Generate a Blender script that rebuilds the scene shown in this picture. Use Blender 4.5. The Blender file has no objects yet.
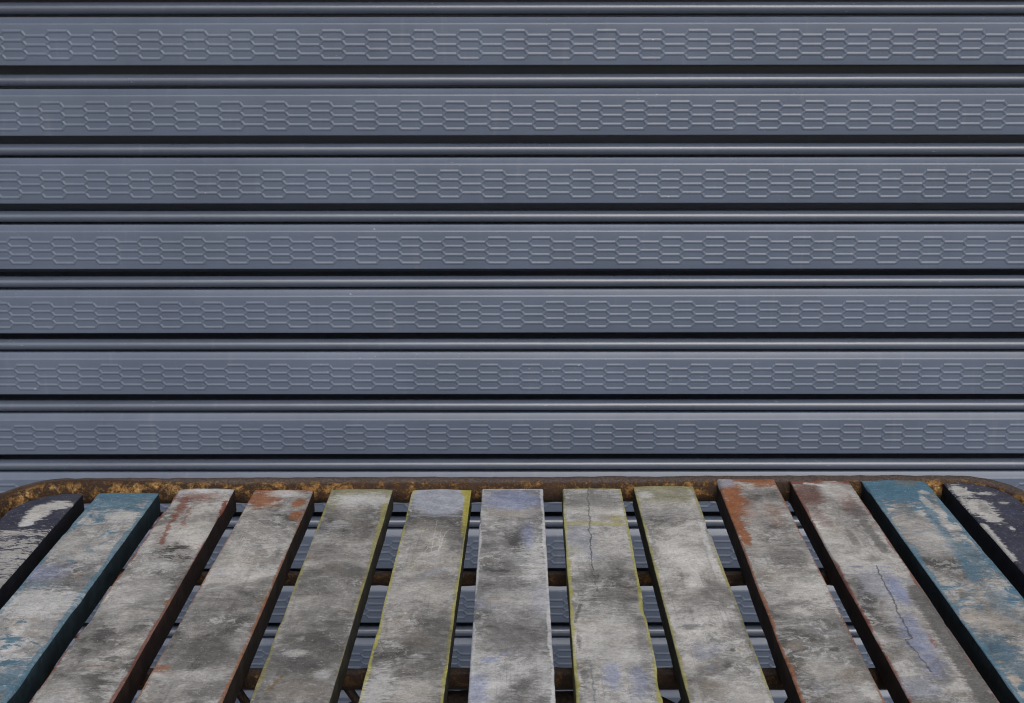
import bpy, bmesh, math, random
from mathutils import Vector, noise

random.seed(7)
R = math.radians
scene = bpy.context.scene
col = scene.collection

# ------------------------------------------------------------------ sizes
CAM_Z = 1.2163            # camera height above the pavement
TOP_Z = 0.72              # table top height
PITCH = R(16.7)
SHUT_Y = 1.572            # plane of the shutter's slat faces
K = SHUT_Y / 1.332        # slat section below is drawn for a 77 mm slat; this one is 91 mm
SLAT_P = 0.07686 * K      # slat pitch

# ------------------------------------------------------------------ helpers
def link(name, me, mats, parent=None):
    o = bpy.data.objects.new(name, me)
    for m in (mats if isinstance(mats, (list, tuple)) else [mats]):
        if m.name not in [x.name for x in me.materials]:
            me.materials.append(m)
    col.objects.link(o)
    if parent:
        o.parent = parent
    return o

def empty(name, loc, label, cat):
    o = bpy.data.objects.new(name, None)
    o.location = loc
    o.empty_display_size = .1
    col.objects.link(o)
    o['label'] = label
    o['category'] = cat
    return o

def smooth(me, on=True):
    for p in me.polygons:
        p.use_smooth = on

class NT:
    """a small writer for node materials"""
    def __init__(self, name):
        self.mat = bpy.data.materials.new(name)
        self.mat.use_nodes = True
        self.t = self.mat.node_tree
        self.bsdf = self.t.nodes['Principled BSDF']
        self.tc = self.t.nodes.new('ShaderNodeTexCoord')
    def n(self, kind): return self.t.nodes.new(kind)
    def put(self, sock, v):
        if isinstance(v, bpy.types.NodeSocket): self.t.links.new(v, sock)
        elif isinstance(v, (tuple, list)) and len(v) == 3 and len(sock.default_value) == 4: sock.default_value = (*v, 1)
        else: sock.default_value = v
    def m(self, op, a, b=None, c=None, clamp=False):
        nd = self.n('ShaderNodeMath'); nd.operation = op; nd.use_clamp = clamp
        self.put(nd.inputs[0], a)
        if b is not None: self.put(nd.inputs[1], b)
        if c is not None: self.put(nd.inputs[2], c)
        return nd.outputs[0]
    def vec(self, x, y, z):
        nd = self.n('ShaderNodeCombineXYZ')
        for i, v in enumerate((x, y, z)): self.put(nd.inputs[i], v)
        return nd.outputs[0]
    def noise(self, v, scale=1.0, detail=4, rough=.55, dist=0.0):
        nd = self.n('ShaderNodeTexNoise')
        self.put(nd.inputs['Vector'], v)
        nd.inputs['Scale'].default_value = scale; nd.inputs['Detail'].default_value = detail
        nd.inputs['Roughness'].default_value = rough; nd.inputs['Distortion'].default_value = dist
        return nd.outputs[0]
    def step(self, x, a, b, lo=0.0, hi=1.0):
        nd = self.n('ShaderNodeMapRange'); nd.interpolation_type = 'SMOOTHSTEP'
        for i, v in enumerate((x, a, b, lo, hi)): self.put(nd.inputs[i], v)
        return nd.outputs[0]
    def mix(self, f, a, b, mode='MIX'):
        nd = self.n('ShaderNodeMix'); nd.data_type = 'RGBA'; nd.blend_type = mode; nd.clamp_factor = True
        self.put(nd.inputs[0], f); self.put(nd.inputs[6], a); self.put(nd.inputs[7], b)
        return nd.outputs[2]
    def ramp(self, f, stops):
        nd = self.n('ShaderNodeValToRGB'); self.put(nd.inputs[0], f)
        e = nd.color_ramp.elements
        while len(e) < len(stops): e.new(.5)
        for k, (p, c) in zip(e, stops): k.position = p; k.color = (*c, 1)
        return nd.outputs[0]
    def bump(self, h, strength, dist):
        nd = self.n('ShaderNodeBump'); nd.inputs['Strength'].default_value = strength
        nd.inputs['Distance'].default_value = dist; self.put(nd.inputs['Height'], h)
        self.put(self.bsdf.inputs['Normal'], nd.outputs[0])
    def set(self, **k):
        for a, v in k.items(): self.put(self.bsdf.inputs[a.replace('_', ' ')], v)

# ------------------------------------------------------------------ materials
def shutter_paint(name, base, rough, spec=.5):
    t = NT(name)
    oi = t.n('ShaderNodeObjectInfo')
    sp = t.n('ShaderNodeSeparateXYZ'); t.put(sp.inputs[0], t.tc.outputs['Object'])
    x, y, z = sp.outputs
    off = t.m('MULTIPLY', oi.outputs['Random'], 37.0)
    v = t.vec(t.m('ADD', x, off), y, z)
    cloud = t.noise(v, 5.0, 5, .6)
    streak = t.noise(t.vec(t.m('ADD', t.m('MULTIPLY', x, 2.2), off), t.m('MULTIPLY', y, 60), t.m('MULTIPLY', z, 260)), 1.0, 4, .6)
    c = t.mix(t.step(cloud, .3, .7), tuple(k * .9 for k in base), tuple(k * 1.08 for k in base))
    c = t.mix(t.m('MULTIPLY', t.step(streak, .5, .8), .22), c, (base[0] * 1.5, base[1] * 1.45, base[2] * 1.35))
    # dust and tiny chips rubbed through to the primer
    gate = t.step(t.noise(v, 9.0, 3), .52, .64)
    chip = t.step(t.noise(t.vec(t.m('MULTIPLY', t.m('ADD', x, off), 160), t.m('MULTIPLY', y, 300), t.m('MULTIPLY', z, 420)), 1.0, 3, .7), .66, .70)
    c = t.mix(t.m('MULTIPLY', t.m('MULTIPLY', chip, gate), .75), c, (.42, .42, .43))
    drip = t.noise(t.vec(t.m('MULTIPLY', t.m('ADD', x, off), 55), 0.0, t.m('MULTIPLY', z, 7)), 1.0, 5, .65)
    c = t.mix(t.m('MULTIPLY', t.step(drip, .56, .78), .20), c, (.25, .25, .26))
    c = t.mix(t.m('MULTIPLY', t.step(drip, .44, .25), .22), c, tuple(k * .6 for k in base))
    grain = t.noise(v, 700.0, 2)
    c = t.mix(t.m('MULTIPLY', grain, .25), c, tuple(k * .75 for k in base))
    t.set(Base_Color=c, Roughness=t.m('ADD', t.m('MULTIPLY', t.m('ADD', cloud, t.m('MULTIPLY', streak, .6)), .16), rough), Metallic=0.0)
    t.bsdf.inputs['Specular IOR Level'].default_value = spec
    t.bump(t.m('ADD', t.m('MULTIPLY', t.noise(v, 14.0, 2), 1.0), t.m('MULTIPLY', grain, .03)), .30, .004)
    return t.mat

def rust(name, k=1.0):
    t = NT(name)
    o = t.tc.outputs['Object']
    uvn = t.n('ShaderNodeUVMap'); sp = t.n('ShaderNodeSeparateXYZ'); t.put(sp.inputs[0], uvn.outputs[0])
    round_ = sp.outputs[0]                       # 0..1 round the tube, the inner side near .5
    a = t.noise(o, 30.0, 8, .72, .6)
    b = t.noise(o, 95.0, 8, .76, .6)
    c2 = t.noise(o, 420.0, 4, .7)
    c = t.ramp(t.m('MULTIPLY_ADD', a, .4, t.m('MULTIPLY_ADD', b, .6, .04 * (k - 1.0))), [(.28, (.012, .009, .008)), (.44, (.035, .020, .013)), (.53, (.062, .034, .019)), (.60, (.12, .060, .024)), (.72, (.24, .135, .055))])
    ox = t.n('ShaderNodeSeparateXYZ'); t.put(ox.inputs[0], o)
    bare = t.step(ox.outputs[0], -.30, -.46, 0, .085)      # the paint has gone from the left bend
    # old dark paint still holding on the upper and outer side
    top = t.m('MULTIPLY', t.step(t.m('ADD', bare, t.m('MULTIPLY_ADD', b, .12, round_)), .425, .385), t.step(t.m('ADD', a, t.m('MULTIPLY', b, .5)), 1.1, .85))
    c = t.mix(t.m('MULTIPLY', top, .8), c, t.mix(t.step(c2, .35, .7), (.062, .047, .042), (.125, .100, .090)))
    # flaking ochre crust along the inner side
    far = t.step(t.m('ABSOLUTE', ox.outputs[0]), .05, .42, .060, .115)     # the crust is thickest near the bends
    inn = t.m('MULTIPLY', t.step(t.m('ABSOLUTE', t.m('SUBTRACT', round_, .44)), .15, .07), k)
    fl = t.m('MULTIPLY', t.step(t.m('ADD', far, t.m('ADD', t.m('MULTIPLY', a, .75), t.m('MULTIPLY', b, .75))), .80, .93), inn)
    pale = t.step(t.m('ADD', far, t.noise(o, 34.0, 7, .75, .5)), .62, .70)
    c = t.mix(t.m('MULTIPLY', fl, .9), c, t.mix(pale, t.ramp(c2, [(.3, (.09, .042, .014)), (.5, (.25, .13, .042)), (.7, (.40, .25, .09))]),
                                               t.ramp(c2, [(.3, (.15, .075, .024)), (.5, (.38, .22, .08)), (.7, (.56, .41, .21))])))
    if k < .7: c = t.mix(1.0, c, (.52, .50, .48), 'MULTIPLY')
    t.set(Base_Color=c, Roughness=.85)
    t.bsdf.inputs['Specular IOR Level'].default_value = .25
    t.bump(t.m('ADD', t.m('ADD', b, t.m('MULTIPLY', c2, .35)), t.m('MULTIPLY', fl, .5)), .9, .003)
    return t.mat

PAL = {
 'W': (.60, .595, .58), 'L': (.49, .48, .455), 'LG': (.40, .39, .375), 'M': (.120, .117, .112), 'D': (.075, .073, .071),
 'K': (.030, .029, .028), 'B': (.225, .265, .42), 'PB': (.36, .38, .44), 'B2': (.045, .05, .11), 'BLU2': (.10, .15, .19),
 'Y': (.40, .36, .07), 'Y2': (.40, .37, .17), 'O': (.17, .12, .06), 'O2': (.17, .16, .13), 'R': (.20, .055, .030),
 'R2': (.165, .085, .070), 'OR': (.27, .105, .045), 'BLU': (.075, .165, .235), 'G': (.245, .235, .150), 'T': (.20, .175, .145),
 'T2': (.35, .33, .29), 'BE': (.45, .39, .32)}

# paint colour, grey tone, width of the paint left on the edges (m), paint left at the end (m), cover, warmth
SPEC = [
 dict(paint=(.024, .027, .052), tone=.92, edge=.004, end=.10, cover=.78, side=(.012, .013, .022)),
 dict(paint=(.085, .180, .245), tone=1.12, edge=.0048, end=.016, cover=.20, side=(.020, .042, .055)),
 dict(paint=(.19, .060, .035), tone=1.10, edge=.0020, end=.004, cover=.05, side=(.040, .022, .018)),
 dict(paint=(.27, .110, .050), tone=1.06, edge=.0016, end=.008, cover=.05, side=(.042, .030, .022)),
 dict(paint=(.27, .25, .085), tone=.88, edge=.0030, end=.006, cover=.05, side=(.060, .054, .036)),
 dict(paint=(.36, .34, .075), tone=.92, edge=.0026, end=.003, cover=.05, side=(.060, .055, .032)),
 dict(paint=(.56, .56, .58), tone=1.10, edge=.0030, end=.004, cover=.10, side=(.24, .24, .25)),
 dict(paint=(.35, .33, .075), tone=1.20, edge=.0034, end=.003, cover=.05, side=(.16, .145, .045)),
 dict(paint=(.30, .28, .085), tone=1.24, edge=.0026, end=.010, cover=.05, side=(.048, .043, .028)),
 dict(paint=(.27, .105, .045), tone=1.22, edge=.0024, end=.010, cover=.06, side=(.045, .028, .020)),
 dict(paint=(.20, .060, .035), tone=1.18, edge=.0026, end=.010, cover=.06, side=(.040, .020, .016)),
 dict(paint=(.080, .180, .255), tone=1.08, edge=.0056, end=.034, cover=.25, side=(.018, .030, .036)),
 dict(paint=(.026, .029, .056), tone=.95, edge=.005, end=.16, cover=.74, side=(.012, .013, .022)),
]

def plank_top(i, width):
    S = SPEC[i]
    t = NT('weathered_plank_top_%d' % i)
    uvn = t.n('ShaderNodeUVMap'); sp = t.n('ShaderNodeSeparateXYZ'); t.put(sp.inputs[0], uvn.outputs[0])
    u, v = sp.outputs[0], sp.outputs[1]
    so = i * 7.31 + 2.0
    def N(su, sv, k, detail=5, rough=.6, dist=0.0):
        return t.noise(t.vec(t.m('MULTIPLY_ADD', u, su, so + k * 3.7), t.m('MULTIPLY_ADD', v, sv, so * 1.7 + k), k * 1.9), 1.0, detail, rough, dist)
    cloud = N(13, 10, 1, 7, .62, .7)
    mid = N(56, 88, 2, 11, .78, .35)         # streaks lie across the board, as it was sawn
    saw = N(38, 520, 3, 5, .65)
    fine = N(380, 460, 4, 6, .8)
    jag = N(58, 240, 5, 10, .76, .25)
    tone = S['tone'] * .92
    wm = {1: .4, 6: .25, 7: .7}.get(i, 1.0)
    g = lambda a: (a * tone, a * tone * (1 - .030 * wm), a * tone * (1 - .082 * wm))
    base = t.m('ADD', t.m('MULTIPLY', cloud, .62), t.m('ADD', t.m('MULTIPLY', mid, .33), t.m('MULTIPLY', saw, .05)))
    c = t.ramp(base, [(.38, g(.070)), (.42, g(.115)), (.433, g(.170)), (.472, g(.195)), (.484, g(.265)), (.524, g(.300)), (.536, g(.40)), (.58, g(.44)), (.595, g(.53)), (.70, g(.58))])
    # grime and pale rubbed paint
    c = t.mix(t.m('MULTIPLY', t.step(N(26, 40, 6, 5, .6, .8), .57, .70), .55), c, (.115, .112, .108))
    c = t.mix(t.m('MULTIPLY', t.step(t.m('MULTIPLY_ADD', jag, .6, t.m('MULTIPLY', N(14, 20, 7, 3), .5)), .60, .68), .55), c, (.46, .455, .445))
    c = t.mix(t.m('MULTIPLY', t.step(N(20, 26, 8, 4, .6), .60, .72), .38), c, (.24, .27, .38))
    c = t.mix(t.m('MULTIPLY', t.step(N(18, 24, 9, 6, .66), .54, .70), .42), c, (.30, .235, .16))
    grain = N(260, 7, 21, 5, .7, .2)
    c = t.mix(t.step(grain, .54, .66, 0, .28), c, (.10, .092, .082))
    # crusts of old filler and bare dark wood, small and sharp edged
    gate = t.step(N(15, 17, 13, 4, .65, .6), .46, .60)
    crust = t.step(N(105, 140, 14, 9, .76, .4), .52, .55)
    c = t.mix(t.m('MULTIPLY', t.m('MULTIPLY', crust, gate), .62), c, (.53 , .525, .51))
    gate2 = t.step(N(17, 19, 15, 4, .65, .6), .47, .60)
    bare = t.step(N(85, 135, 16, 9, .76, .4), .53, .565)
    c = t.mix(t.m('MULTIPLY', t.m('MULTIPLY', bare, gate2), .42), c, (.10, .097, .092))
    pit = t.step(N(240, 420, 17, 3, .6), .70, .74)
    c = t.mix(t.m('MULTIPLY', pit, .6), c, (.05, .048, .046))
    # paint that survives on the edges and the end, and in flakes
    e = t.m('MINIMUM', u, t.m('SUBTRACT', width, u))
    side_ = t.m('MULTIPLY', t.m('GREATER_THAN', u, width / 2), 5.7)
    wob = t.noise(t.vec(t.m('ADD', side_, so), t.m('MULTIPLY', v, 17), 4.4), 1.0, 6, .72)
    ew = t.m('MULTIPLY', t.m('MULTIPLY_ADD', wob, 4.6, -1.55), S['edge'])
    fe = t.step(t.m('ADD', e, t.m('MULTIPLY_ADD', jag, .0052, -.0026)), t.m('ADD', ew, .0008), t.m('SUBTRACT', ew, .0006), 0, .86)
    endn = t.m('MULTIPLY_ADD', jag, S['end'] * 2.2, -S['end'] * 1.1)
    fv = t.step(t.m('ADD', v, endn), S['end'], S['end'] * .86)
    cv = t.step(t.m('MULTIPLY_ADD', N(34, 60, 11, 6, .68, .6), .7, t.m('MULTIPLY', cloud, .3)), .66 - .36 * S['cover'], .62 - .36 * S['cover'], 1, 0)
    pm = t.m('MAXIMUM', t.m('MAXIMUM', fe, fv), t.m('MULTIPLY', cv, 1.0 if S['cover'] > .12 else .5))
    pc = t.mix(t.step(mid, .35, .7), tuple(k * .82 for k in S['paint']), tuple(min(.6, k * 1.18 + .006) for k in S['paint']))
    c = t.mix(t.m('MULTIPLY', pm, .93), c, pc)
    # stains, patches, scratches and cracks this board carries
    frag = N(140, 420, 20, 8, .76, .3)
    mk = t.m('SUBTRACT', t.m('MULTIPLY_ADD', jag, .50, t.m('MULTIPLY_ADD', mid, .22, t.m('MULTIPLY', frag, .38))), .55)
    cr = t.m('SUBTRACT', N(60, 80, 12, 6, .66), .5)
    crack = None
    for k in MARKS.get(i + 1, []):
        if k[0] == 'b':
            _, u0, v0, ru, rv, cn, st, soft, na = k
            du = t.m('MULTIPLY_ADD', u, 1 / ru, -u0 / ru); dv = t.m('MULTIPLY_ADD', v, 1 / rv, -v0 / rv)
            d = t.m('SQRT', t.m('ADD', t.m('MULTIPLY', du, du), t.m('MULTIPLY', dv, dv)))
            d = t.m('MULTIPLY_ADD', mk, 4.6 * na + .8, d)
            f = t.step(d, 1 + soft * .8, 1 - soft * .8, 0, st)
        else:
            _, u0, v0, u1, v1, w, cn, st, na = k
            L2 = (u1 - u0) ** 2 + (v1 - v0) ** 2
            h = t.m('MULTIPLY_ADD', u, (u1 - u0) / L2, t.m('MULTIPLY_ADD', v, (v1 - v0) / L2, -(u0 * (u1 - u0) + v0 * (v1 - v0)) / L2), clamp=False)
            h = t.m('MAXIMUM', t.m('MINIMUM', h, 1.0), 0.0)
            du = t.m('SUBTRACT', t.m('SUBTRACT', u, u0), t.m('MULTIPLY', h, u1 - u0))
            dv = t.m('SUBTRACT', t.m('SUBTRACT', v, v0), t.m('MULTIPLY', h, v1 - v0))
            du = t.m('MULTIPLY_ADD', cr, na * .011 + (.003 if w < .002 else 0), du)
            d = t.m('SQRT', t.m('ADD', t.m('MULTIPLY', du, du), t.m('MULTIPLY', dv, dv)))
            d = t.m('MULTIPLY_ADD', mk, w * (4.6 * na + (3.5 if w < .002 else .8)), d)
            f = t.step(d, w * 1.2, w * .6, 0, st)
            if w < .002 and cn in ('K', 'D', 'BLU2'):
                crack = f if crack is None else t.m('MAXIMUM', crack, f)
        tint = PAL[cn]
        c = t.mix(f, c, t.mix(t.step(mid, .38, .64), tuple(q * .80 for q in tint), tuple(min(.62, q * 1.15) for q in tint)))
    c = t.mix(t.step(fine, .40, .66, .0, .85), c, t.mix(1.0, c, (.66, .655, .65), 'MULTIPLY'))
    fleck = N(330, 420, 18, 5, .75)
    c = t.mix(t.step(fleck, .59, .67, .0, .45), c, (.52, .515, .50))
    c = t.mix(t.step(fleck, .40, .33, .0, .50), c, (.09, .087, .083))
    t.set(Base_Color=c, Roughness=.72)
    t.bsdf.inputs['Specular IOR Level'].default_value = .3
    hgt = t.m('ADD', t.m('MULTIPLY', mid, .7), t.m('ADD', t.m('MULTIPLY', fine, .25), t.m('MULTIPLY', saw, .25)))
    hgt = t.m('ADD', hgt, t.m('MULTIPLY', pm, .22))
    if crack is not None: hgt = t.m('SUBTRACT', hgt, t.m('MULTIPLY', crack, 1.5))
    t.bump(hgt, .55, .0016)
    return t.mat

def plank_side(i):
    S = SPEC[i]
    t = NT('weathered_plank_shaded_side_%d' % i)
    o = t.tc.outputs['Object']
    a = t.noise(o, 55.0, 6, .65, .4); b = t.noise(o, 300.0, 4, .7)
    s = tuple(k * (.52 if i != 6 else .8) for k in S['side'])  # side paint darkened further, putting the shade between boards into its colour
    c = t.ramp(a, [(.32, tuple(k * .45 for k in s)), (.52, s), (.70, tuple(k * 1.7 for k in s))])
    c = t.mix(t.step(b, .62, .75, 0, .22), c, tuple(k * .5 + .01 for k in S['paint']))
    t.set(Base_Color=c, Roughness=.8)
    t.bsdf.inputs['Specular IOR Level'].default_value = .25
    t.bump(t.m('ADD', a, b), .5, .001)
    return t.mat

def pavement():
    t = NT('pavement_concrete')
    o = t.tc.outputs['Object']
    a = t.noise(o, 1.3, 6, .6); b = t.noise(o, 60.0, 5, .7)
    c = t.mix(t.step(a, .35, .65), (.15, .147, .14), (.22, .215, .205))
    c = t.mix(t.step(b, .5, .75, 0, .4), c, (.10, .098, .094))
    t.set(Base_Color=c, Roughness=.9)
    t.bump(b, .3, .003)
    return t.mat

SLAT_RGB = (.094, .116, .164)
BEAD_RGB = (.070, .086, .122)
FRAME_Y = 1.176
SHADE_REACH = .85
SKY_SAT, SKY_STR, SUN_STR, EXPO = .55, .14, .9, 0.36

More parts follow.
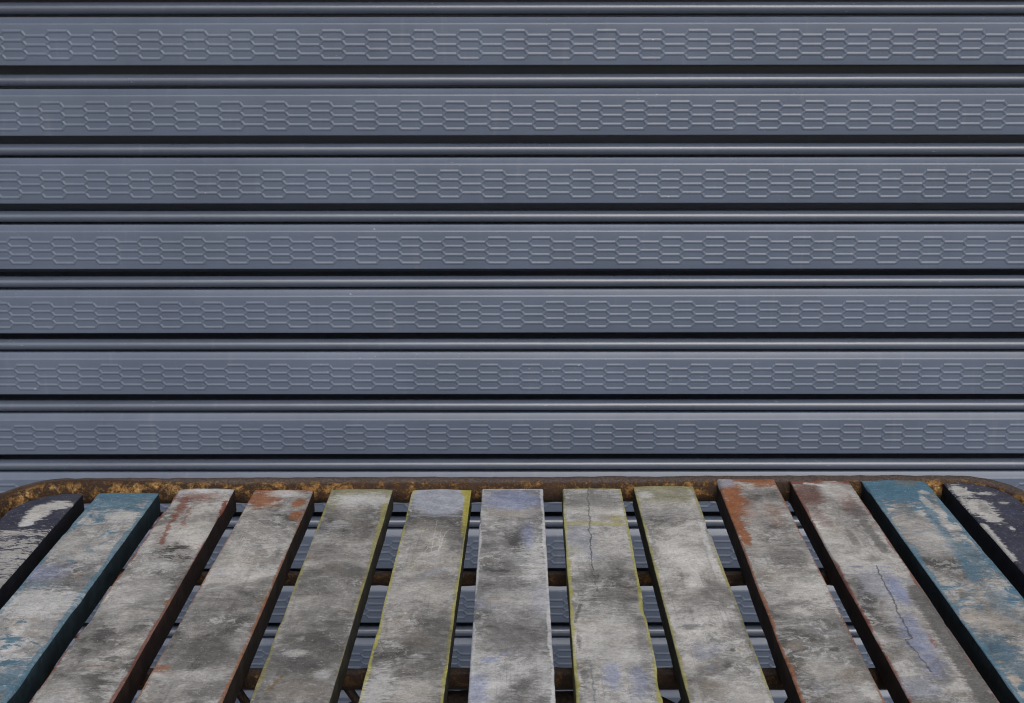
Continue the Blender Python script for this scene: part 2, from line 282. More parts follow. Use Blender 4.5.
PLANKS = [(-0.5119, -0.4514, 1.137, -0.513, -0.453), (-0.4353, -0.3721, 1.1395, -0.437, -0.3738), (-0.353, -0.2945, 1.151, -0.3567, -0.2952), (-0.2726, -0.2099, 1.147, -0.2793, -0.2142), (-0.1914, -0.1264, 1.1486, -0.1941, -0.1351), (-0.1053, -0.0431, 1.148, -0.1133, -0.0511), (-0.0317, 0.0329, 1.1486, -0.0328, 0.0323), (0.053, 0.1157, 1.15, 0.0475, 0.112), (0.1293, 0.1928, 1.1565, 0.1309, 0.1936), (0.2203, 0.2828, 1.171, 0.2133, 0.2752), (0.299, 0.3622, 1.1675, 0.2936, 0.3595), (0.376, 0.4437, 1.169, 0.3742, 0.442), (0.4627, 0.525, 1.164, 0.462, 0.524)]
MARKS = {
 1: [('s', 0.0366, 0.1034, 0.065, 0.0968, 0.00116, 'L', 0.8, 1.2), ('s', 0.0255, 0.123, 0.0602, 0.1144, 0.00133, 'L', 0.8, 1.2), ('b', 0.0324, 0.048, 0.0111, 0.0214, 'L', 0.95, 0.2, 0.9), ('b', 0.0457, 0.0296, 0.0144, 0.0099, 'L', 0.95, 0.2, 0.9), ('b', 0.0306, 0.074, 0.0069, 0.0081, 'W', 0.9, 0.2, 0.75), ('b', 0.029, 0.0968, 0.0331, 0.0067, 'L', 0.7, 0.3, 2.4), ('b', 0.0464, 0.146, 0.028, 0.0319, 'L', 0.75, 0.25, 3.9), ('b', 0.0608, 0.2025, 0.0142, 0.0358, 'LG', 0.7, 0.3, 3.6)],
 2: [('b', 0.0267, 0.0131, 0.0375, 0.0398, 'BLU', 0.85, 0.5, 1.35), ('b', 0.0452, 0.0577, 0.0141, 0.0095, 'L', 0.8, 0.4, 1.2), ('b', 0.0157, 0.1255, 0.038, 0.0251, 'LG', 0.5, 0.6, 0.9), ('b', 0.0093, 0.205, 0.023, 0.0092, 'BLU', 0.5, 0.5, 1.8), ('b', 0.0287, 0.2321, 0.0294, 0.0207, 'W', 0.7, 0.5, 1.35), ('b', -0.0005, 0.1803, 0.0308, 0.0153, 'B', 0.5, 0.6, 1.2), ('b', 0.0513, 0.3563, 0.0122, 0.0266, 'BLU', 0.7, 0.5, 1.2), ('b', 0.0478, 0.331, 0.0157, 0.0043, 'BLU', 0.5, 0.4, 1.5)],
 3: [('s', 0.0133, 0.0246, 0.0156, 0.0692, 0.00469, 'R', 0.7, 1.5), ('s', 0.0156, 0.0692, 0.0183, 0.1327, 0.00241, 'R', 0.75, 1.6), ('s', 0.0251, 0.0448, 0.0291, 0.0995, 0.00185, 'R', 0.6, 1.8), ('b', 0.0284, 0.0064, 0.0254, 0.0156, 'W', 0.75, 0.4, 1.36), ('s', 0.0569, 0.0323, 0.0634, 0.0995, 0.00311, 'R', 0.9, 1.0), ('b', 0.0273, 0.0221, 0.0188, 0.0102, 'R', 0.6, 0.4, 2.04), ('b', 0.0366, 0.1433, 0.0085, 0.0063, 'K', 0.9, 0.35, 2.72), ('b', 0.0357, 0.1661, 0.0139, 0.012, 'K', 0.85, 0.3, 3.4), ('b', 0.0307, 0.1741, 0.0129, 0.0099, 'W', 0.6, 0.4, 2.38), ('b', 0.0345, 0.2506, 0.0077, 0.0086, 'K', 0.85, 0.3, 3.74), ('b', 0.0263, 0.2382, 0.0243, 0.0377, 'LG', 0.55, 0.6, 0.85), ('b', 0.0215, 0.3002, 0.0082, 0.014, 'D', 0.85, 0.3, 1.36), ('b', 0.0156, 0.3248, 0.004, 0.006, 'D', 0.7, 0.3, 1.53), ('b', 0.0343, 0.3706, 0.0129, 0.0121, 'D', 0.75, 0.4, 1.7), ('b', 0.0396, 0.3367, 0.0055, 0.0044, 'D', 0.7, 0.4, 2.04), ('s', 0.0264, 0.3482, 0.0368, 0.3468, 0.00117, 'R', 0.6, 0.8), ('b', 0.0616, 0.2436, 0.0052, 0.0053, 'OR', 0.95, 0.3, 1.36), ('b', 0.0171, 0.3813, 0.0165, 0.0157, 'L', 0.4, 0.6, 1.02), ('b', 0.0538, 0.104, 0.0196, 0.0221, 'L', 0.5, 0.6, 0.85), ('b', 0.0637, 0.2071, 0.0125, 0.0364, 'M', 0.5, 0.6, 1.02)],
 4: [('b', 0.015, 0.0232, 0.0187, 0.0226, 'OR', 0.9, 0.25, 1.26), ('b', 0.0464, 0.0024, 0.0148, 0.0066, 'OR', 0.8, 0.3, 1.12), ('b', 0.0538, 0.0358, 0.0072, 0.0112, 'OR', 0.9, 0.25, 0.84), ('b', 0.0564, 0.0652, 0.007, 0.0095, 'OR', 0.9, 0.25, 0.98), ('b', 0.0342, 0.0103, 0.0168, 0.0103, 'W', 0.7, 0.4, 1.12), ('b', 0.0341, 0.3208, 0.0207, 0.0191, 'M', 0.75, 0.6, 0.7), ('b', 0.0225, 0.2483, 0.0343, 0.017, 'D', 0.35, 0.7, 1.12), ('b', 0.0315, 0.3569, 0.0307, 0.0083, 'L', 0.6, 0.5, 1.26), ('b', 0.0145, 0.1641, 0.0204, 0.0276, 'L', 0.4, 0.6, 1.12), ('b', 0.0055, 0.3471, 0.0078, 0.0056, 'OR', 0.7, 0.4, 1.68), ('b', 0.0576, 0.3056, 0.0081, 0.0137, 'LG', 0.5, 0.5, 1.12)],
 5: [('b', 0.023, 0.0093, 0.0463, 0.0155, 'G', 0.95, 0.25, 1.2), ('b', 0.0082, 0.0299, 0.0062, 0.0224, 'G', 0.8, 0.3, 1.35), ('b', 0.0358, 0.0273, 0.0312, 0.0151, 'W', 0.75, 0.5, 1.2), ('b', 0.0476, 0.0879, 0.0059, 0.0204, 'M', 0.6, 0.4, 1.8), ('b', 0.0454, 0.1856, 0.0309, 0.0192, 'M', 0.4, 0.6, 1.2), ('b', 0.0307, 0.343, 0.0117, 0.0114, 'D', 0.85, 0.3, 1.05), ('b', 0.0369, 0.3103, 0.0113, 0.0136, 'D', 0.65, 0.4, 1.35), ('b', 0.0135, 0.3056, 0.0081, 0.0077, 'M', 0.7, 0.4, 1.5), ('b', 0.0478, 0.3571, 0.0062, 0.0069, 'W', 0.7, 0.4, 1.2), ('b', 0.0273, 0.3372, 0.0314, 0.0676, 'M', 0.4, 0.7, 0.75), ('s', 0.0176, 0.3599, 0.01, 0.3789, 0.0023, 'O', 0.8, 1.4), ('b', 0.0214, 0.3269, 0.0127, 0.0044, 'L', 0.6, 0.4, 1.2), ('b', 0.0348, 0.3789, 0.0225, 0.0118, 'T', 0.5, 0.6, 1.2), ('b', 0.0172, 0.2429, 0.0276, 0.0104, 'L', 0.35, 0.6, 1.8)],
 6: [('b', 0.032, 0.0242, 0.0312, 0.042, 'PB', 0.9, 0.2, 0.25), ('s', 0.0061, 0.0662, 0.0514, 0.0674, 0.00161, 'B', 0.8, 0.3), ('b', 0.0569, 0.006, 0.0053, 0.013, 'Y', 0.9, 0.3, 0.8), ('s', 0.0589, 0.0034, 0.0613, 0.1078, 0.0036, 'Y', 0.95, 0.4), ('s', 0.0322, 0.078, 0.0325, 0.1508, 0.00035, 'W', 0.8, 0.25), ('s', 0.043, 0.1033, 0.0377, 0.157, 0.00039, 'W', 0.85, 0.25), ('s', 0.0378, 0.0988, 0.0395, 0.1508, 0.00034, 'W', 0.7, 0.25), ('s', 0.0303, 0.1254, 0.0259, 0.1508, 0.00029, 'W', 0.6, 0.25), ('s', 0.0409, 0.1144, 0.0401, 0.1403, 0.00029, 'W', 0.6, 0.25), ('b', 0.0528, 0.1188, 0.0096, 0.0299, 'D', 0.45, 0.6, 0.6), ('b', 0.0359, 0.0873, 0.0257, 0.0182, 'M', 0.4, 0.6, 0.6), ('b', 0.0334, 0.2227, 0.0211, 0.0179, 'L', 0.45, 0.6, 0.8), ('b', 0.0451, 0.3066, 0.0243, 0.0329, 'M', 0.5, 0.7, 0.7), ('b', 0.0109, 0.3783, 0.0105, 0.0309, 'W', 0.6, 0.4, 1.8), ('b', 0.0364, 0.3783, 0.0225, 0.0157, 'L', 0.55, 0.4, 1.6), ('b', 0.0532, 0.3066, 0.0065, 0.0583, 'M', 0.5, 0.6, 0.5)],
 7: [('b', 0.0328, 0.0299, 0.0311, 0.0273, 'B', 0.65, 0.4, 1.05), ('b', 0.0258, 0.062, 0.0242, 0.0072, 'T2', 0.6, 0.4, 1.2), ('b', 0.0536, 0.1576, 0.0121, 0.0434, 'W', 0.75, 0.5, 2.25), ('b', 0.0475, 0.1128, 0.0058, 0.026, 'B', 0.5, 0.5, 1.5), ('b', 0.0566, 0.2412, 0.0086, 0.0241, 'B', 0.3, 0.6, 1.5), ('b', 0.0334, 0.3072, 0.0275, 0.0212, 'M', 0.5, 0.7, 0.9), ('b', 0.0154, 0.3372, 0.0079, 0.0043, 'B', 0.6, 0.4, 1.2), ('s', 0.0077, 0.3444, 0.0326, 0.3224, 0.00125, 'B', 0.55, 0.6), ('b', 0.0072, 0.3789, 0.0075, 0.0234, 'B', 0.55, 0.5, 1.35), ('b', 0.0388, 0.3789, 0.0068, 0.0183, 'D', 0.5, 0.5, 1.35), ('b', 0.0582, 0.3515, 0.007, 0.0274, 'W', 0.5, 0.5, 2.1), ('b', 0.0393, 0.2412, 0.0294, 0.0156, 'L', 0.4, 0.6, 1.2)],
 8: [('b', 0.0302, 0.0338, 0.03, 0.0296, 'M', 0.7, 0.4, 0.8), ('b', 0.0291, 0.0561, 0.0264, 0.0097, 'L', 0.6, 0.4, 1.92), ('s', 0.0027, 0.087, 0.057, 0.0893, 0.00446, 'Y2', 0.8, 1.6), ('b', 0.0517, 0.08, 0.006, 0.0139, 'Y2', 0.7, 0.4, 1.6), ('b', 0.0094, 0.1444, 0.0076, 0.0104, 'Y2', 0.6, 0.4, 1.6), ('b', 0.014, 0.1252, 0.0134, 0.0297, 'PB', 0.6, 0.5, 0.96), ('b', 0.0402, 0.136, 0.0152, 0.0251, 'L', 0.5, 0.5, 0.8), ('s', 0.0277, 0.0001, 0.0247, 0.103, 0.00064, 'D', 0.6, 0.8), ('s', 0.0247, 0.103, 0.0223, 0.187, 0.00054, 'K', 0.7, 0.6), ('s', 0.0223, 0.187, 0.0246, 0.2283, 0.00045, 'K', 0.55, 0.8), ('s', 0.024, 0.239, 0.0091, 0.2426, 0.00052, 'K', 0.5, 0.6), ('s', 0.0088, 0.2496, 0.0034, 0.2799, 0.00154, 'M', 0.9, 0.6), ('b', 0.0054, 0.3117, 0.0024, 0.0136, 'M', 0.9, 0.3, 1.44), ('b', 0.0073, 0.3599, 0.0031, 0.0124, 'M', 0.7, 0.4, 1.44), ('b', 0.0381, 0.2355, 0.0191, 0.0123, 'M', 0.55, 0.5, 1.28), ('b', 0.029, 0.3086, 0.0259, 0.0415, 'L', 0.65, 0.4, 0.96), ('b', 0.0287, 0.3613, 0.0061, 0.0177, 'B', 0.6, 0.4, 1.28), ('b', 0.0496, 0.3668, 0.0069, 0.0175, 'B', 0.45, 0.5, 1.44), ('b', 0.0575, 0.3238, 0.0056, 0.0375, 'M', 0.5, 0.5, 0.96), ('s', 0.0141, 0.3458, 0.0138, 0.396, 0.00062, 'BLU2', 0.5, 0.6), ('b', 0.041, 0.3313, 0.0316, 0.0073, 'W', 0.4, 0.5, 1.6)],
 9: [('b', 0.0307, 0.0172, 0.0316, 0.0282, 'G', 0.75, 0.35, 1.12), ('b', 0.0447, 0.0378, 0.0145, 0.0101, 'G', 0.6, 0.4, 1.12), ('b', 0.0101, 0.0224, 0.0073, 0.0077, 'W', 0.7, 0.4, 1.12), ('b', 0.033, 0.0626, 0.0345, 0.0168, 'LG', 0.5, 0.6, 1.12), ('s', 0.057, 0.0912, 0.0554, 0.1935, 0.00248, 'W', 0.7, 0.8), ('b', 0.0321, 0.2491, 0.0294, 0.0241, 'M', 0.35, 0.7, 1.12), ('b', 0.0221, 0.3842, 0.0113, 0.0106, 'T', 0.9, 0.45, 0.56), ('b', 0.0166, 0.2945, 0.0083, 0.0048, 'D', 0.6, 0.4, 0.84), ('b', 0.0577, 0.2962, 0.0116, 0.0143, 'M', 0.55, 0.6, 0.84), ('b', 0.0456, 0.3303, 0.0024, 0.003, 'D', 0.8, 0.4, 0.56), ('b', 0.0441, 0.3868, 0.0225, 0.0208, 'L', 0.5, 0.6, 0.84), ('b', 0.0536, 0.1425, 0.0228, 0.0291, 'L', 0.4, 0.6, 0.84), ('b', 0.0074, 0.3566, 0.0054, 0.0112, 'LG', 0.5, 0.5, 0.98)],
 10: [('b', 0.0109, 0.0421, 0.0104, 0.0543, 'OR', 0.95, 0.2, 1.26), ('s', 0.0021, 0.0648, 0.0065, 0.157, 0.00513, 'OR', 0.95, 1.0), ('b', 0.0504, 0.0104, 0.0171, 0.0107, 'OR', 0.85, 0.3, 1.68), ('b', 0.0123, 0.0771, 0.0142, 0.0332, 'OR', 0.7, 0.3, 1.96), ('b', 0.0075, 0.0104, 0.0096, 0.0134, 'PB', 0.8, 0.4, 1.12), ('b', 0.0304, 0.0892, 0.0141, 0.0234, 'LG', 0.5, 0.4, 1.4), ('b', 0.0455, 0.0892, 0.008, 0.0234, 'OR', 0.35, 0.4, 2.52), ('b', 0.0117, 0.3418, 0.0072, 0.0063, 'T', 0.85, 0.3, 0.35), ('b', 0.0567, 0.3218, 0.0131, 0.0393, 'D', 0.45, 0.6, 0.84), ('b', 0.0628, 0.3739, 0.0093, 0.0327, 'M', 0.5, 0.6, 0.98), ('b', 0.0257, 0.3739, 0.0124, 0.0166, 'L', 0.55, 0.5, 0.98), ('b', 0.0425, 0.3463, 0.0048, 0.003, 'D', 0.8, 0.4, 1.26), ('b', 0.0386, 0.2365, 0.0266, 0.0182, 'L', 0.4, 0.6, 1.12), ('b', 0.0491, 0.1881, 0.0185, 0.0159, 'M', 0.35, 0.6, 1.12)],
 11: [('b', 0.0084, 0.0386, 0.0178, 0.0302, 'R2', 0.8, 0.4, 1.19), ('b', 0.0476, 0.0488, 0.0093, 0.0321, 'R2', 0.8, 0.4, 1.36), ('b', 0.0424, 0.0282, 0.0137, 0.0257, 'L', 0.7, 0.4, 1.19), ('s', 0.0156, 0.0069, 0.0329, 0.0149, 0.00268, 'W', 0.8, 0.8), ('b', 0.0101, 0.0928, 0.01, 0.0186, 'R2', 0.5, 0.4, 1.7), ('b', 0.0104, 0.1556, 0.0266, 0.033, 'L', 0.45, 0.6, 0.85), ('b', 0.052, 0.0785, 0.0071, 0.0214, 'M', 0.6, 0.4, 1.19), ('s', 0.0506, 0.1022, 0.0532, 0.1682, 0.00496, 'M', 0.75, 0.8), ('b', 0.0334, 0.233, 0.0213, 0.0288, 'PB', 0.55, 0.3, 0.68), ('s', 0.0082, 0.2005, 0.052, 0.2005, 0.00082, 'B', 0.6, 0.4), ('b', 0.042, 0.2458, 0.007, 0.0247, 'B', 0.65, 0.35, 1.19), ('b', 0.0331, 0.3261, 0.0097, 0.0443, 'B', 0.6, 0.4, 1.53), ('s', 0.058, 0.2422, 0.0579, 0.4361, 0.00878, 'M', 0.9, 0.6), ('s', 0.0361, 0.1986, 0.0332, 0.2458, 0.00073, 'D', 0.7, 0.5), ('s', 0.0332, 0.2458, 0.0282, 0.3261, 0.00088, 'D', 0.68, 0.5), ('s', 0.0282, 0.3261, 0.0237, 0.3276, 0.00081, 'D', 0.8, 0.3), ('s', 0.0237, 0.3276, 0.0292, 0.3746, 0.00069, 'D', 0.66, 0.5), ('b', 0.0445, 0.3307, 0.0024, 0.0076, 'R', 0.6, 0.4, 1.36), ('b', 0.0024, 0.323, 0.0073, 0.0077, 'LG', 0.6, 0.5, 1.02), ('b', 0.0126, 0.3978, 0.018, 0.0131, 'PB', 0.55, 0.5, 1.36), ('b', 0.0299, 0.1427, 0.0038, 0.0192, 'M', 0.6, 0.4, 1.02)],
 12: [('b', 0.0274, 0.0297, 0.0358, 0.0356, 'BLU', 0.95, 0.35, 0.78), ('s', 0.0491, 0.0375, 0.0386, 0.2251, 0.00628, 'BLU', 0.75, 1.2), ('b', 0.0447, 0.0084, 0.0107, 0.0081, 'O2', 0.6, 0.4, 1.17), ('b', 0.056, 0.0323, 0.0053, 0.0052, 'L', 0.8, 0.3, 1.17), ('b', 0.0507, 0.0578, 0.0041, 0.0173, 'L', 0.7, 0.3, 1.04), ('b', 0.0529, 0.1129, 0.0059, 0.0091, 'L', 0.7, 0.3, 1.17), ('b', 0.0214, 0.122, 0.0176, 0.0477, 'LG', 0.6, 0.5, 0.78), ('b', 0.022, 0.08, 0.0101, 0.0214, 'M', 0.4, 0.5, 1.04), ('b', 0.0289, 0.1571, 0.0209, 0.025, 'L', 0.55, 0.5, 0.91), ('b', 0.0279, 0.1921, 0.0147, 0.0386, 'M', 0.3, 0.6, 1.04), ('b', 0.0532, 0.1861, 0.0148, 0.0428, 'BLU', 0.6, 0.4, 2.08), ('b', 0.0465, 0.2616, 0.0121, 0.0341, 'BLU', 0.5, 0.4, 2.08), ('b', 0.0084, 0.3276, 0.0162, 0.0443, 'BLU', 0.3, 0.4, 2.34), ('b', 0.0165, 0.3576, 0.011, 0.0418, 'BLU', 0.55, 0.4, 2.21), ('b', 0.0169, 0.2527, 0.0044, 0.0071, 'O2', 0.8, 0.4, 1.3), ('b', 0.008, 0.2956, 0.0067, 0.0082, 'BE', 0.6, 0.4, 2.08), ('b', 0.0082, 0.3858, 0.0046, 0.0055, 'BE', 0.8, 0.3, 1.17), ('b', 0.0216, 0.3038, 0.0166, 0.016, 'BE', 0.5, 0.4, 2.34)],
 13: [('b', 0.0127, 0.0652, 0.0165, 0.0207, 'L', 0.95, 0.2, 1.26), ('b', 0.0091, 0.0247, 0.009, 0.0148, 'L', 0.95, 0.2, 1.84), ('b', 0.0174, 0.0846, 0.0086, 0.0178, 'L', 0.95, 0.2, 1.38), ('s', 0.0194, 0.0141, 0.0135, 0.0299, 0.00127, 'L', 0.9, 0.6), ('b', 0.0178, 0.0652, 0.0058, 0.0116, 'M', 0.5, 0.5, 1.38), ('s', 0.0014, 0.1079, 0.0002, 0.1811, 0.00493, 'L', 0.9, 0.7), ('b', 0.0432, 0.0528, 0.0039, 0.0033, 'L', 0.8, 0.3, 1.84), ('b', 0.0272, 0.1148, 0.0028, 0.0043, 'W', 0.8, 0.3, 1.84), ('b', 0.0335, 0.0299, 0.01, 0.0037, 'W', 0.7, 0.3, 2.76), ('b', 0.0414, 0.075, 0.0077, 0.0069, 'B2', 0.6, 0.4, 2.3)],
}
# ------------------------------------------------------------------ the pavement
def make_ground():
    bm = bmesh.new()
    s = 120.0
    vs = [bm.verts.new(p) for p in ((-s, -s, 0), (s, -s, 0), (s, s, 0), (-s, s, 0))]
    bm.faces.new(vs)
    me = bpy.data.meshes.new('ground'); bm.to_mesh(me); bm.free()
    o = link('ground', me, pavement())
    o['kind'] = 'structure'; o['label'] = 'grey concrete pavement in front of the shutter'
make_ground()

# ------------------------------------------------------------------ the roller shutter
SL = 5.4                      # slat length
HP = 0.0502 * K               # pitch of the pressed honeycomb columns
M_SLAT = shutter_paint('grey_blue_enamel', SLAT_RGB, .22)
M_BEAD = shutter_paint('grey_blue_enamel_worn', BEAD_RGB, .16, .85)

def arc(cx, cz, r, a0, a1, n):
    return [(cx + r * math.cos(R(a0 + (a1 - a0) * k / n)), cz + r * math.sin(R(a0 + (a1 - a0) * k / n))) for k in range(n + 1)]

def extrude_profile(bm, pts, x0, x1, closed=False, nx=1):
    """pts: (out, down) in metres; out is towards the street (-y)"""
    rows = []
    for (o_, d_) in pts:
        rows.append([bm.verts.new((x0 + (x1 - x0) * k / nx, -o_, -d_)) for k in range(nx + 1)])
    n = len(rows)
    for a in range(n if closed else n - 1):
        b = (a + 1) % n
        for k in range(nx):
            bm.faces.new((rows[a][k], rows[a][k + 1], rows[b][k + 1], rows[b][k]))

def slat_mesh():
    mm = .001 * K
    bm = bmesh.new()
    pr = [(-95, -10.4), (-95, 15.0), (-30, 15.2), (-30, 17.0), (-8.0, 16.5), (-6.2, 16.55), (-5.7, 16.8), (-5.4, 17.3)]
    pr += [(-3.4, 19.8), (-1.05, 22.5), (-.92, 22.64), (-.86, 22.74), (-.80, 22.86), (-.22, 24.0), (-.16, 24.12), (-.13, 24.26), (-.12, 24.4), (0, 30)]
    pr += [(0, 44), (0, 66.6), (-.15, 67.3), (-.5, 67.8), (-1.1, 68.0), (-3, 68.0), (-14, 68.0), (-95, 66.46)]
    pr = [(a * mm, b * mm) for a, b in pr]
    extrude_profile(bm, pr, -SL / 2, SL / 2, nx=24)
    # pressed honeycomb, standing a little proud of the face
    z0, dz = .0314 * K, .00985 * K
    fl, fb = .0104 * K, .0110 * K            # half length of the straight runs
    wv, hv = .0026 * K, .00078 * K
    def ridge(p, q):
        dx, dz_ = q[0] - p[0], q[1] - p[1]
        L = math.hypot(dx, dz_); tx, tz = dx / L, dz_ / L; nx_, nz = -tz, tx
        p = (p[0] - tx * .0002, p[1] - tz * .0002); q = (q[0] + tx * .0002, q[1] + tz * .0002)
        prof = [(-1.0, -.10), (-.82, .04), (-.6, .28), (-.36, .68), (-.14, .95), (.14, .95), (.36, .68), (.6, .28), (.82, .04), (1.0, -.10)]
        ra = [bm.verts.new((p[0] + nx_ * s * wv, -(h * hv), -(p[1] + nz * s * wv))) for s, h in prof]
        rb = [bm.verts.new((q[0] + nx_ * s * wv, -(h * hv), -(q[1] + nz * s * wv))) for s, h in prof]
        for k in range(len(prof) - 1):
            bm.faces.new((ra[k], rb[k], rb[k + 1], ra[k + 1]))
    nc = int(SL / HP) - 2
    for c in range(-nc // 2, nc // 2):
        x = c * HP
        for i in range(4):
            za = z0 + i * dz
            ridge((x - fl, za), (x + fl, za))
            for j in (i - .5, i + .5):
                if -.1 < j < 2.9:
                    zb = z0 + j * dz
                    ridge((x + fl, za), (x + HP / 2 - fb, zb))
                    ridge((x - fl, za), (x - HP / 2 + fb, zb))
        for j in (.5, 1.5, 2.5):
            zb = z0 + j * dz
            ridge((x + HP / 2 - fb, zb), (x + HP / 2 + fb, zb))
    bmesh.ops.recalc_face_normals(bm, faces=[])
    me = bpy.data.meshes.new('slat'); bm.to_mesh(me); bm.free()
    smooth(me)
    try:
        me.set_sharp_from_angle(angle=R(52))
    except Exception:
        pass
    return me

def bead_mesh():
    bm = bmesh.new()
    pts = [(((a + .0085) * 1.22 - .0085) * K, b * K) for a, b in arc(-.0085, .0073, .0064, -180, 175, 32)]
    extrude_profile(bm, pts, -SL / 2, SL / 2, closed=True, nx=24)
    me = bpy.data.meshes.new('hinge_bead'); bm.to_mesh(me); bm.free()
    smooth(me)
    return me

shutter = empty('roller_shutter', (0, SHUT_Y, 0), 'closed blue-grey metal roller shutter with pressed honeycomb slats behind the table', 'roller shutter')
slat0 = link('slat', slat_mesh(), M_SLAT, shutter)
bead0 = link('hinge_bead', bead_mesh(), M_BEAD, slat0)
# z of the bead top of slat n below the camera height
PH = {0: .0033, 1: .0368, 2: .0293, 3: .0334, 4: .0001, 5: .0228, 6: .0104, 7: .031, 8: .012, 9: .0286}
first = True
zt0 = CAM_Z - .0054 * SHUT_Y + .0060 * K
n = -14
while True:
    z = zt0 - n * SLAT_P
    if z < .10: break
    x = PH[n] * K if n in PH else random.uniform(0, HP)
    x = (x + HP / 2) % HP - HP / 2
    if first:
        s, b = slat0, bead0; first = False
    else:
        s = slat0.copy(); col.objects.link(s); s.parent = shutter
        b = bead0.copy(); col.objects.link(b); b.parent = s
    s.location = (x, random.uniform(-.0005, .0005), z)
    s.rotation_euler = (R(random.uniform(-.25, .25)), R(-.06 + random.uniform(-.035, .035)), 0)
    n += 1
ZB = zt0 - n * SLAT_P + .0095 * K
bm = bmesh.new()
extrude_profile(bm, [(-.018, -ZB), (.0, -ZB + .002), (.004, -ZB + .006), (.004, -.012), (.002, -.004), (-.018, -.004)], -SL / 2, SL / 2, closed=True)
me = bpy.data.meshes.new('bottom_rail'); bm.to_mesh(me); bm.free()
link('bottom_rail', me, M_SLAT, shutter)

# unseen overhead canopy, added to keep zenith light off the slats
def shade_canopy():
    bm = bmesh.new()
    extrude_profile(bm, [(-.02, -2.52), (SHADE_REACH, -2.44), (SHADE_REACH + .012, -2.47), (SHADE_REACH + .012, -2.60), (SHADE_REACH, -2.64), (-.02, -2.80)], -SL / 2 - .05, SL / 2 + .05, closed=True)
    me = bpy.data.meshes.new('shade_canopy'); bm.to_mesh(me); bm.free()
    link('shade_canopy', me, M_SLAT, shutter)
shade_canopy()

# ------------------------------------------------------------------ the table
TX, TY = 0.0, 0.80
table = empty('slatted_table', (TX, TY, 0), 'weathered slatted table with multicoloured paint remnants and a rusty round-cornered tube frame', 'table')
NAMES = ['navy plank with scraped grey patches at the left end', 'blue edged weathered plank at the left', 'weathered plank with red paint streaks at its left end',
 'weathered plank with orange paint patches at its left half', 'dark weathered plank with olive end and dull yellow edges', 'grey plank with bright yellow edges, a pale end band and scratches',
 'pale grey middle plank with white chipped edges', 'cracked grey plank with yellow edges and pale patches', 'pale grey plank with olive end and yellow edges',
 'weathered plank with an orange corner and oval stain', 'weathered plank with brownish red end, long crack and lavender patches', 'blue flaking plank at the right', 'navy plank with pale worn patches at the right end']
FRONT = .452

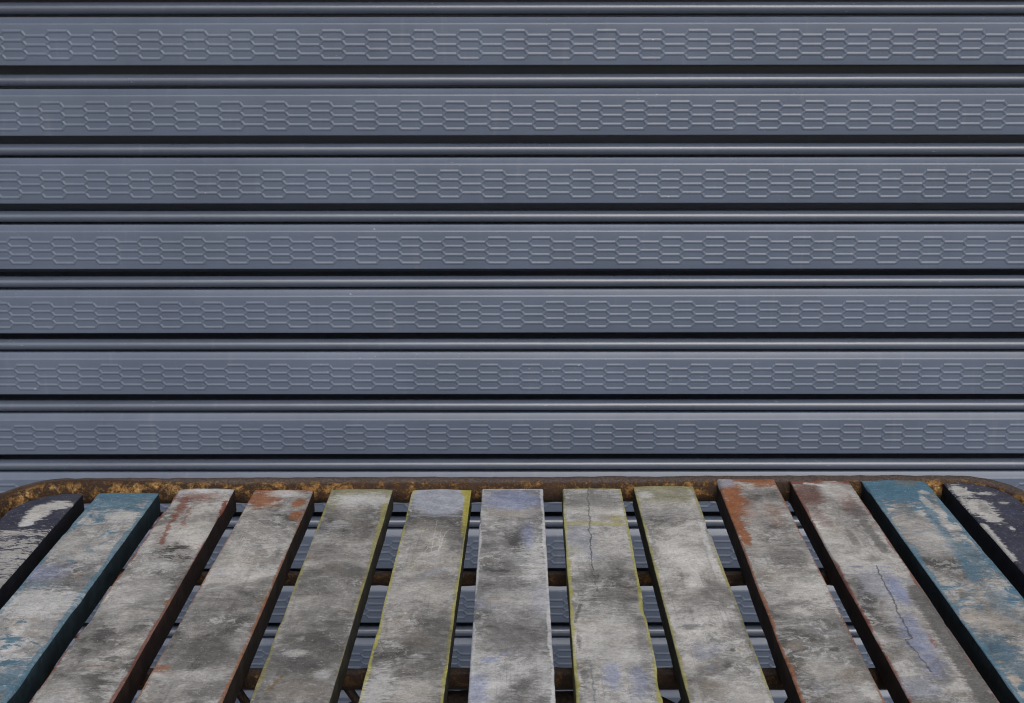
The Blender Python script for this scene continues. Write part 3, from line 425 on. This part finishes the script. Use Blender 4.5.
def plank(i):
    xlb, xrb, yb, xlf, xrf = PLANKS[i]
    W = (xrb - xlb + xrf - xlf) / 2
    T = (.025, .0265, .0275, .026, .025, .024, .024, .024, .025, .027, .026, .025, .025)[i]
    Lg = yb - FRONT
    Rc = .052 if i in (0, 12) else 0.0
    outer = -1 if i == 0 else 1
    vs_ = set([0, .0006, .0016, .003]); k = .006
    while k < Lg - .004: vs_.add(round(k, 5)); k += .0028
    if Rc:
        for q in range(1, 16): vs_.add(round(Rc * (1 - math.cos(R(90 * q / 16))), 5)); vs_.add(round(Lg - Rc * (1 - math.cos(R(90 * q / 16))), 5))
    vs_ |= {Lg - .003, Lg - .0016, Lg - .0006, Lg}
    vs_ = sorted(vs_)
    NU = 22
    bm = bmesh.new(); uvl = bm.loops.layers.uv.new('UVMap')
    rings = []; info = {}
    sd = i * 13.7
    lift = {9: .0015, 10: .001, 11: .001}.get(i, 0) + (i - 6) * .00010
    for v in vs_:
        tt = min(max(v / .396, 0), 2)
        xl = xlb + (xlf - xlb) * tt; xr = xrb + (xrf - xrb) * tt
        y = yb - v
        # worn, chipped long edges
        def wear(side):
            p = Vector((sd + side * 5, v * 45, 0))
            w = noise.noise(p * .4) * .0006 + noise.noise(p * 4.1) * .0002
            ch = max(0, noise.noise(Vector((sd + side * 9, v * 26, 3.3))) - .34) * .0060
            return w, ch
        wl, cl = wear(0); wr, crr = wear(1)
        cut = 0
        if Rc:
            q = min(v, Lg - v)
            if q < Rc: cut = Rc - math.sqrt(max(0, Rc * Rc - (Rc - q) ** 2))
        if outer < 0: xl += cut
        elif Rc: xr -= cut
        endr = min(v, Lg - v); er = .0016
        dip = 0 if endr >= er else er - math.sqrt(max(0, er * er - (er - endr) ** 2))
        r = .0014
        pts = [(xl + wl + .001, -T + .001), (xl + wl, -T + .003), (xl + wl, -T * .5), (xl + wl + cl * .35, -r - cl * 1.4), (xl + wl + .0005 + cl * .7, -r * .35 - cl * .6)]
        ul = xl + wl + r + cl; ur = xr + wr - r - crr
        for k in range(NU + 1):
            pts.append((ul + (ur - ul) * k / NU, 0))
        pts += [(xr + wr - .0005 - crr * .7, -r * .35 - crr * .6), (xr + wr - crr * .35, -r - crr * 1.4), (xr + wr, -T * .5), (xr + wr, -T + .003), (xr + wr - .001, -T + .001)]
        ring = []
        for q, (x, z) in enumerate(pts):
            if 5 <= q <= 5 + NU:
                f = (q - 5) / NU
                z += noise.noise(Vector((sd + f * 2.1, v * 14, 1))) * .0005 + noise.noise(Vector((sd + f * 6, v * 60, 2))) * .00018 - .0006 * (2 * f - 1) ** 2 * (i % 3)
            yy = y + (noise.noise(Vector((sd, x * 160, 5))) * .0006 if v < .004 else 0)
            vt = bm.verts.new((x - TX, yy - TY, TOP_Z + lift + z - dip))
            info[vt] = (x - (xlb + (xlf - xlb) * tt), v)
            ring.append(vt)
        rings.append(ring)
    m = len(rings[0])
    for a in range(len(rings) - 1):
        for q in range(m):
            b = (q + 1) % m
            f = bm.faces.new((rings[a][q], rings[a + 1][q], rings[a + 1][b], rings[a][b]))
            f.material_index = 0 if 3 <= q < m - 4 else 1
            f.smooth = True
    for rg, rev in ((rings[0], False), (rings[-1], True)):
        f = bm.faces.new(rg if not rev else rg[::-1]); f.material_index = 1
    for f in bm.faces:
        for lp in f.loops: lp[uvl].uv = info[lp.vert]
    bmesh.ops.recalc_face_normals(bm, faces=bm.faces)
    me = bpy.data.meshes.new('plank'); bm.to_mesh(me); bm.free()
    o = link('plank', me, [plank_top(i, W), plank_side(i)], table)
    o['label'] = NAMES[i]
for i in range(13): plank(i)

def tube(name, path, rad, mat, closed=False, seg=16, rough=.0006, up=Vector((0, 0, 1)), inner=None):
    """a tube with a slightly eaten surface; uv.x runs round the section, .25 on top, .5 towards `inner`"""
    bm = bmesh.new(); uvl = bm.loops.layers.uv.new('UVMap')
    n = len(path); rings = []
    for k, p in enumerate(path):
        a = path[(k - 1) % n] if (closed or k) else p
        b = path[(k + 1) % n] if (closed or k < n - 1) else p
        t = (b - a).normalized()
        upv = up if abs(t.dot(up)) < .9 else Vector((0, 1, 0))
        side = t.cross(upv).normalized(); u2 = side.cross(t).normalized()
        if inner is not None and side.dot(inner - p) > 0: side = -side
        ring = []
        for q in range(seg):
            an = 2 * math.pi * q / seg
            d = side * math.cos(an) + u2 * math.sin(an)
            w = noise.noise((p + d * rad) * 70) * rough + noise.noise((p + d * rad) * 240) * rough * .6
            ring.append(bm.verts.new(p + d * (rad + w)))
        rings.append(ring)
    for k in range(n if closed else n - 1):
        A, B = rings[k], rings[(k + 1) % n]
        for q in range(seg):
            b = (q + 1) % seg
            f = bm.faces.new((A[q], B[q], B[b], A[b])); f.smooth = True
            for lp, uq, kk in zip(f.loops, (q, q, q + 1, q + 1), (k, k + 1, k + 1, k)):
                lp[uvl].uv = (uq / seg, kk)
    if not closed:
        bm.faces.new(rings[0]); bm.faces.new(rings[-1])
    bmesh.ops.recalc_face_normals(bm, faces=bm.faces)
    me = bpy.data.meshes.new(name); bm.to_mesh(me); bm.free()
    return link(name, me, mat, table)

def densify(pts, step):
    out = []
    for a, b in zip(pts[:-1], pts[1:]):
        k = max(1, int((b - a).length / step))
        out += [a + (b - a) * (j / k) for j in range(k)]
    return out + [pts[-1]]

RUST = rust('flaking_rust')
RUST2 = rust('flaking_rust_bars', .55)
def frame():
    hw, rc, r = .541, .066, .0138
    y0, y1 = FRONT - .024 - TY, FRAME_Y - TY
    zc = TOP_Z - .0130
    P = []
    def corner(cx, cy, a0):
        for k in range(15):
            a = R(a0 + 90 * k / 14); P.append(Vector((cx + rc * math.cos(a), cy + rc * math.sin(a), zc)))
    corner(hw - rc, y1 - rc, 0); corner(-hw + rc, y1 - rc, 90); corner(-hw + rc, y0 + rc, 180); corner(hw - rc, y0 + rc, 270)
    P = densify(P + [P[0]], .006)[:-1]
    for p in P:
        p.z += p.x * .0022
        p.y += p.x * .004 * (1 if p.y > 0 else 0)
    return tube('frame', P, r, RUST, closed=True, seg=20, rough=.0008, inner=Vector((0, 0, zc)))
frame()
def bar(y, zc, r, name='crossbar', x0=-.541, x1=.541):
    pts = densify([Vector((x0, y - TY, zc)), Vector((x1, y - TY, zc))], .006)
    return tube(name, pts, r, RUST2, seg=14, rough=.0010, inner=Vector((0, -50, zc)))
bar(1.0077, TOP_Z - .0320, .0070)
bar(.838, TOP_Z - .0335, .0085)
bar(.64, TOP_Z - .0320, .0070)
# low arched stretcher hanging under the second crossbar, with short raking braces
zs = TOP_Z - .0655
ar = [Vector((-.16, .845 - TY, zs - .11))]
for k in range(9):
    a = R(180 - 90 * k / 8); ar.append(Vector((-.10 + .06 * math.cos(a), .8536 - TY, zs - .06 + .06 * math.sin(a))))
for k in range(9):
    a = R(90 - 90 * k / 8); ar.append(Vector((.10 + .06 * math.cos(a), .8536 - TY, zs - .06 + .06 * math.sin(a))))
ar.append(Vector((.16, .845 - TY, zs - .11)))
ar = [Vector((-.30, .8536 - TY, .34))] + ar + [Vector((.30, .8536 - TY, .34))]
tube('stretcher', densify(ar, .006), .009, RUST2, seg=14, rough=.001)
for x in (-.218, -.126, .140, .228):
    s = 1 if x > 0 else -1
    tube('brace', densify([Vector((x + s * .014, .84 - TY, TOP_Z - .034)), Vector((x - s * .030, .845 - TY, zs - .05))], .006), .0035, RUST2, seg=10, rough=.0006)
# legs at the four corners, slightly splayed
for sx in (-1, 1):
    for yy, sp in ((1.09, .03), (.50, -.03)):
        pts = densify([Vector((sx * .541, yy - TY, TOP_Z - .018)), Vector((sx * .548, yy + sp - TY, 0.001))], .02)
        tube('leg', pts, .0125, RUST2, seg=14, rough=.0008)
for sx in (-1, 1):
    tube('side_rail', densify([Vector((sx * .5455, 1.11 - TY, .34)), Vector((sx * .5455, .48 - TY, .34))], .02), .008, RUST2, seg=12)
tube('tie_rail', densify([Vector((-.5455, .8536 - TY, .34)), Vector((.5455, .8536 - TY, .34))], .02), .008, RUST2, seg=12)

# ------------------------------------------------------------------ light, sky, camera
SUN_EL, SUN_AZ = R(46), R(165)       # sun behind the camera, to the right, veiled by cloud
w = bpy.data.worlds.new('World'); scene.world = w; w.use_nodes = True
wt = w.node_tree
sky = wt.nodes.new('ShaderNodeTexSky'); sky.sky_type = 'NISHITA'; sky.sun_disc = False
sky.sun_elevation = SUN_EL; sky.sun_rotation = SUN_AZ
sky.air_density = 1.0; sky.dust_density = 3.0; sky.ozone_density = 1.0
hs = wt.nodes.new('ShaderNodeHueSaturation'); hs.inputs['Saturation'].default_value = SKY_SAT
wt.links.new(sky.outputs[0], hs.inputs['Color'])
wt.links.new(hs.outputs[0], wt.nodes['Background'].inputs['Color'])
wt.nodes['Background'].inputs['Strength'].default_value = SKY_STR
sd = bpy.data.lights.new('sun', 'SUN'); sd.energy = SUN_STR; sd.angle = R(50); sd.color = (1, .96, .90)
so = bpy.data.objects.new('sun', sd); col.objects.link(so)
d = Vector((math.sin(SUN_AZ) * math.cos(SUN_EL), math.cos(SUN_AZ) * math.cos(SUN_EL), math.sin(SUN_EL)))
so.rotation_euler = d.to_track_quat('Z', 'Y').to_euler()

cd = bpy.data.cameras.new('camera'); cam = bpy.data.objects.new('camera', cd); col.objects.link(cam)
cam.location = (0, 0, CAM_Z); cam.rotation_euler = (R(90) - PITCH, 0, 0)
cd.sensor_width = 36; cd.lens = 36 * 1171.6 / 1024; cd.clip_start = .05; cd.clip_end = 500
scene.camera = cam
scene.cycles.filter_width = 1.1
vs = scene.view_settings
vs.view_transform = 'Standard'; vs.look = 'None'; vs.gamma = 1; vs.use_curve_mapping = False; vs.exposure = EXPO
